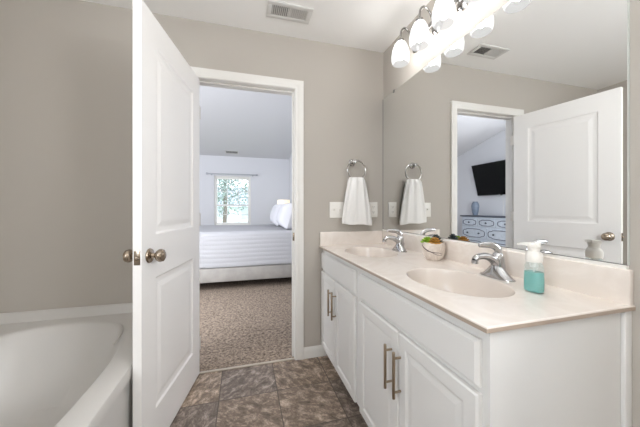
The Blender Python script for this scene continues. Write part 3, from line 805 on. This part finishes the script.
# nightstand and lamp beyond the bed
ns = thing('nightstand', (.88, 6.15, .004), 'small whitewashed nightstand beyond the bed', 'nightstand')
bm = BM(); box(bm, .66, 1.10, 5.93, 6.37, .15, .68, .004); box(bm, .64, 1.12, 5.91, 6.39, .68, .70, .004); obj('body', bm, M['bedwood'], ns)
for z0, z1 in ((.18, .41), (.43, .66)):
    bm = BM(); box(bm, .645, .66, 5.95, 6.35, z0, z1, .003); dr = obj('drawer', bm, M['bedwood'], ns)
    bm = BM(); lathe(bm, [(.006, 0), (.006, .012), (.014, .018), (.012, .028), (0, .030)], (.645, 6.15, (z0 + z1) / 2), dirv=(-1, 0, 0), seg=14); o = obj('knob', bm, M['nickel'], ns); o.parent = dr
for xx in (.69, 1.07):
    for yy in (5.96, 6.34):
        bm = BM(); lathe(bm, [(.014, 0), (.02, .15)], (xx, yy, .004), 'Z', 10); obj('leg', bm, M['bedwood'], ns)
tl = thing('table_lamp', (.88, 6.15, .70), 'lit bedside lamp with a warm drum shade beyond the pillows', 'lamp')
bm = BM(); lathe(bm, [(0, 0), (.07, 0), (.07, .015), (.03, .03), (.06, .12), (.075, .20), (.05, .30), (.018, .35), (.012, .44), (0, .44)], (.88, 6.15, .70), 'Z', 24); obj('base', bm, M['lampbase'], tl)
bm = BM(); lathe(bm, [(.150, .41), (.138, .64), (.135, .64), (.147, .41)], (.88, 6.15, .70), 'Z', 32, cap0=False, cap1=False); obj('lamp_shade', bm, M['lampshade'], tl)
# curtain rod
cr_ = thing('curtain_rod', (-.25, BY1, 1.925), 'grey curtain rod mounted above the bedroom window', 'curtain rod')
bm = BM(); lathe(bm, [(.012, 0), (.012, 1.12)], (-.815, BY1 - .07, 1.975), 'X', 14); obj('pole', bm, M['rod'], cr_)
for xx, sg in ((-.815, -1), (.305, 1)):
    bm = BM(); lathe(bm, [(.012, 0), (.022, .004), (.026, .02), (.02, .038), (0, .044)], (xx, BY1 - .07, 1.975), dirv=(sg, 0, 0), seg=16); obj('finial', bm, M['rod'], cr_)
    bm = BM(); xb = xx - sg * .08; box(bm, xb - .01, xb + .01, BY1 - .07, BY1 - .001, 1.955, 1.97); box(bm, xb - .015, xb + .015, BY1 - .006, BY1 - .001, 1.945, 1.995); obj('bracket', bm, M['rod'], cr_)
# bedroom ceiling register on the slope
bv = thing('ceiling_register', (-.262, 6.765, zc(6.765)), 'small register on the sloped bedroom ceiling', 'vent')
bv.rotation_euler = (-math.atan(SL), 0, 0)
bm = BM()
for a in ((-.15, .15, -.075, -.055), (-.15, .15, .055, .075), (-.15, -.13, -.055, .055), (.13, .15, -.055, .055)): box(bm, a[0], a[1], a[2], a[3], -.010, -.001, .002)
obj('frame', bm, M['vent'], bv, local=True)
bm = BM(); box(bm, -.135, .135, -.06, .06, -.003, -.001); obj('duct_opening', bm, M['duct'], bv, local=True)
for k in range(5):
    bm = BM(); y = -.044 + .022 * k; loft(bm, [[(x, y, -.009), (x, y + .002, -.009), (x, y + .008, -.003), (x, y + .006, -.003)] for x in (-.13, .13)]); obj('louvre', bm, M['vent'], bv, local=True)
# dresser
dx0, dx1, dy0, dy1 = BX0 + .03, -3.10, 4.17, 5.69
dr = thing('dresser', ((dx0 + dx1) / 2, (dy0 + dy1) / 2, .004), 'pale blue dresser with dark oval mouldings and slate top below the television', 'dresser')
bm = BM(); box(bm, dx0, dx1 - .02, dy0 + .02, dy1 - .02, .10, .945, .004); obj('body', bm, M['dresser'], dr)
bm = BM(); box(bm, dx0 - .005, dx1 + .015, dy0 - .012, dy1 + .012, .945, .975, .008, 3); obj('top', bm, M['drtop'], dr)
for xx in (dx0 + .05, dx1 - .07):
    for yy in (dy0 + .07, dy1 - .07):
        bm = BM(); lathe(bm, [(.022, 0), (.034, .03), (.026, .06), (.036, .10)], (xx, yy, .004), 'Z', 14); obj('leg', bm, M['dresser'], dr)
def drawer(ya, yb, z0, z1, knobs):
    b_ = slab(yb - ya, z1 - z0, .022, [], [], edge=.006)
    xf(b_, Matrix.Translation((dx1, ya, z0)) @ Matrix.Rotation(PI / 2, 4, 'Z'))
    o = obj('drawer', b_, M['dresser'], dr, smooth=False)
    yc, zc_ = (ya + yb) / 2, (z0 + z1) / 2; a, b = (yb - ya) / 2 - .035, (z1 - z0) / 2 - .028
    bm = BM(); pts = []
    for i in range(64):
        t = 2 * PI * i / 64; c_, s_ = math.cos(t), math.sin(t)
        k = 1 - .10 * math.exp(-((abs(c_) - .72) / .10) ** 2)
        pts.append((dx1 + .003, yc + a * k * math.copysign(abs(c_) ** .75, c_), zc_ + b * k * math.copysign(abs(s_) ** .6, s_)))
    tube(bm, pts, .0075, 8, closed=True)
    x = obj('oval_moulding', bm, M['drline'], dr); x.parent = o
    for yk in knobs:
        bm = BM(); lathe(bm, [(.009, 0), (.009, .014), (.020, .022), (.018, .034), (0, .038)], (dx1, yk, zc_), dirv=(1, 0, 0), seg=16)
        x = obj('knob', bm, M['drtop'], dr); x.parent = o
L3 = (dy1 - dy0 - .08) / 3
for k in range(3):
    ya = dy0 + .04 + L3 * k; drawer(ya + .012, ya + L3 - .012, .715, .905, [ya + L3 / 2])
L2 = (dy1 - dy0 - .08) / 2
for z0, z1 in ((.435, .685), (.145, .405)):
    for k in range(2):
        ya = dy0 + .04 + L2 * k; drawer(ya + .012, ya + L2 - .012, z0, z1, [ya + L2 * .27, ya + L2 * .73])
# vase
vp = (-3.32, 5.455, .975)
bm = BM(); P = [(.045, 0), (.052, .004), (.068, .06), (.084, .15), (.090, .23), (.080, .29), (.060, .318), (.058, .330), (.064, .340)]
lathe(bm, P + [(r - .006, z) for r, z in P[::-1][:-2]] + [(0, .03)], vp, 'Z', 28)
vs_ = obj('vase', bm, M['vase']); origin_to(vs_, vp); setp(vs_, 'blue grey ceramic vase standing on the dresser top', 'vase')
# television on a tilted wall bracket
tv = thing('television', (-3.40, 4.87, 1.84), 'flat black television tilted down on the bedroom wall above the dresser', 'television')
tilt = math.atan2(.20, .754)
def tvbox(x0, x1, y0, y1, z0, z1, bev=0):
    bm = BM(); box(bm, x0, x1, y0, y1, z0, z1, bev); return xf(bm, Matrix.Rotation(tilt, 4, 'Y'))
tw_, thh = .69, .39
obj('housing', tvbox(-.035, .0, -tw_, tw_, -thh, thh, .006), M['tvframe'], tv, local=True)
obj('screen', tvbox(.0, .0015, -tw_ + .012, tw_ - .012, -thh + .018, thh - .012), M['tv'], tv, local=True)
obj('sensor_bump', tvbox(-.02, .0, .02, .07, -thh - .014, -thh), M['tvframe'], tv, local=True)
bm = BM(); box(bm, -.198, -.17, -.22, .22, -.12, .12); box(bm, -.17, -.03, -.05, .05, -.06, .06); obj('wall_bracket', bm, M['tvframe'], tv, local=True)
bm = BM(); tube(bm, smooth_path([(-.06, .05, -.36), (-.15, .06, -.42), (-.190, .06, -.50), (-.190, .06, -.90)], 5), .004, 8)
obj('cord', bm, M['plastic'], tv, local=True)

# ---------------------------------------------------------------- outside the bedroom window
bm = BM(); box(bm, -14, 14, BY1 + .3, 42, -.6, -.5); o = struct('ground', bm, M['grass'])
def tree(x, y, h, r, label, n):
    t = thing('tree', (x, y, -.5), label, 'tree', 'trees outside the bedroom window')
    bm = BM(); tube(bm, smooth_path([(x, y, -.5), (x + .08, y, h * .35), (x - .05, y + .05, h * .7), (x + .02, y, h)], 5), [.16, .12, .08, .03], 8)
    for k in range(9):
        a = random.uniform(0, 2 * PI); z = h * random.uniform(.22, .8); L_ = r * random.uniform(.6, 1)
        tube(bm, smooth_path([(x, y, z), (x + .5 * L_ * math.cos(a), y + .5 * L_ * math.sin(a), z + .25 * L_), (x + L_ * math.cos(a), y + L_ * math.sin(a), z + .7 * L_)], 4), [.05, .03, .01], 6)
    obj('trunk', bm, M['bark'], t)
    bm = BM()
    for k in range(n):
        d = Vector((random.gauss(0, 1), random.gauss(0, 1), random.gauss(0, 1))).normalized() * (r * random.random() ** .45)
        p = Vector((x, y, h * .62)) + Vector((d.x, d.y, d.z * 1.25))
        if p.z < .4: continue
        s = random.uniform(.05, .12); u = Vector((random.gauss(0, 1), random.gauss(0, 1), random.gauss(0, 1))).normalized(); v = u.orthogonal().normalized()
        bm.faces.new([bm.verts.new(p + q) for q in (u * s, v * s * .5, -u * s, -v * s * .5)])
    obj('foliage', bm, M['leaf'], t, smooth=False, recalc=False)
tree(-1.9, 14.5, 4.6, 1.5, 'leafy tree outside the bedroom window, left of the pane', 1500)
tree(1.0, 16.0, 5.0, 1.6, 'leafy tree outside the bedroom window, right of the pane', 1500)
tree(-1.35, 21.0, 6.0, 2.6, 'taller leafy tree behind the other two outside the bedroom window', 5200)
hs = thing('house', (-1.8, 30, -.5), 'pale neighbouring house with a grey gable roof beyond the trees', 'house')
bm = BM(); box(bm, -5.5, 1.9, 28, 34, -.5, 1.35); obj('wall', bm, M['siding'], hs)
bm = BM(); loft(bm, [[(x, 27.6, 1.3), (x, 34.4, 1.3), (x, 31, 3.4)] for x in (-5.9, 2.3)]); obj('roof', bm, M['roof'], hs)
for xx in (-4.6, -2.4, -.2):
    bm = BM(); box(bm, xx, xx + .9, 27.96, 28.0, .1, 1.1); obj('window', bm, M['rod'], hs)
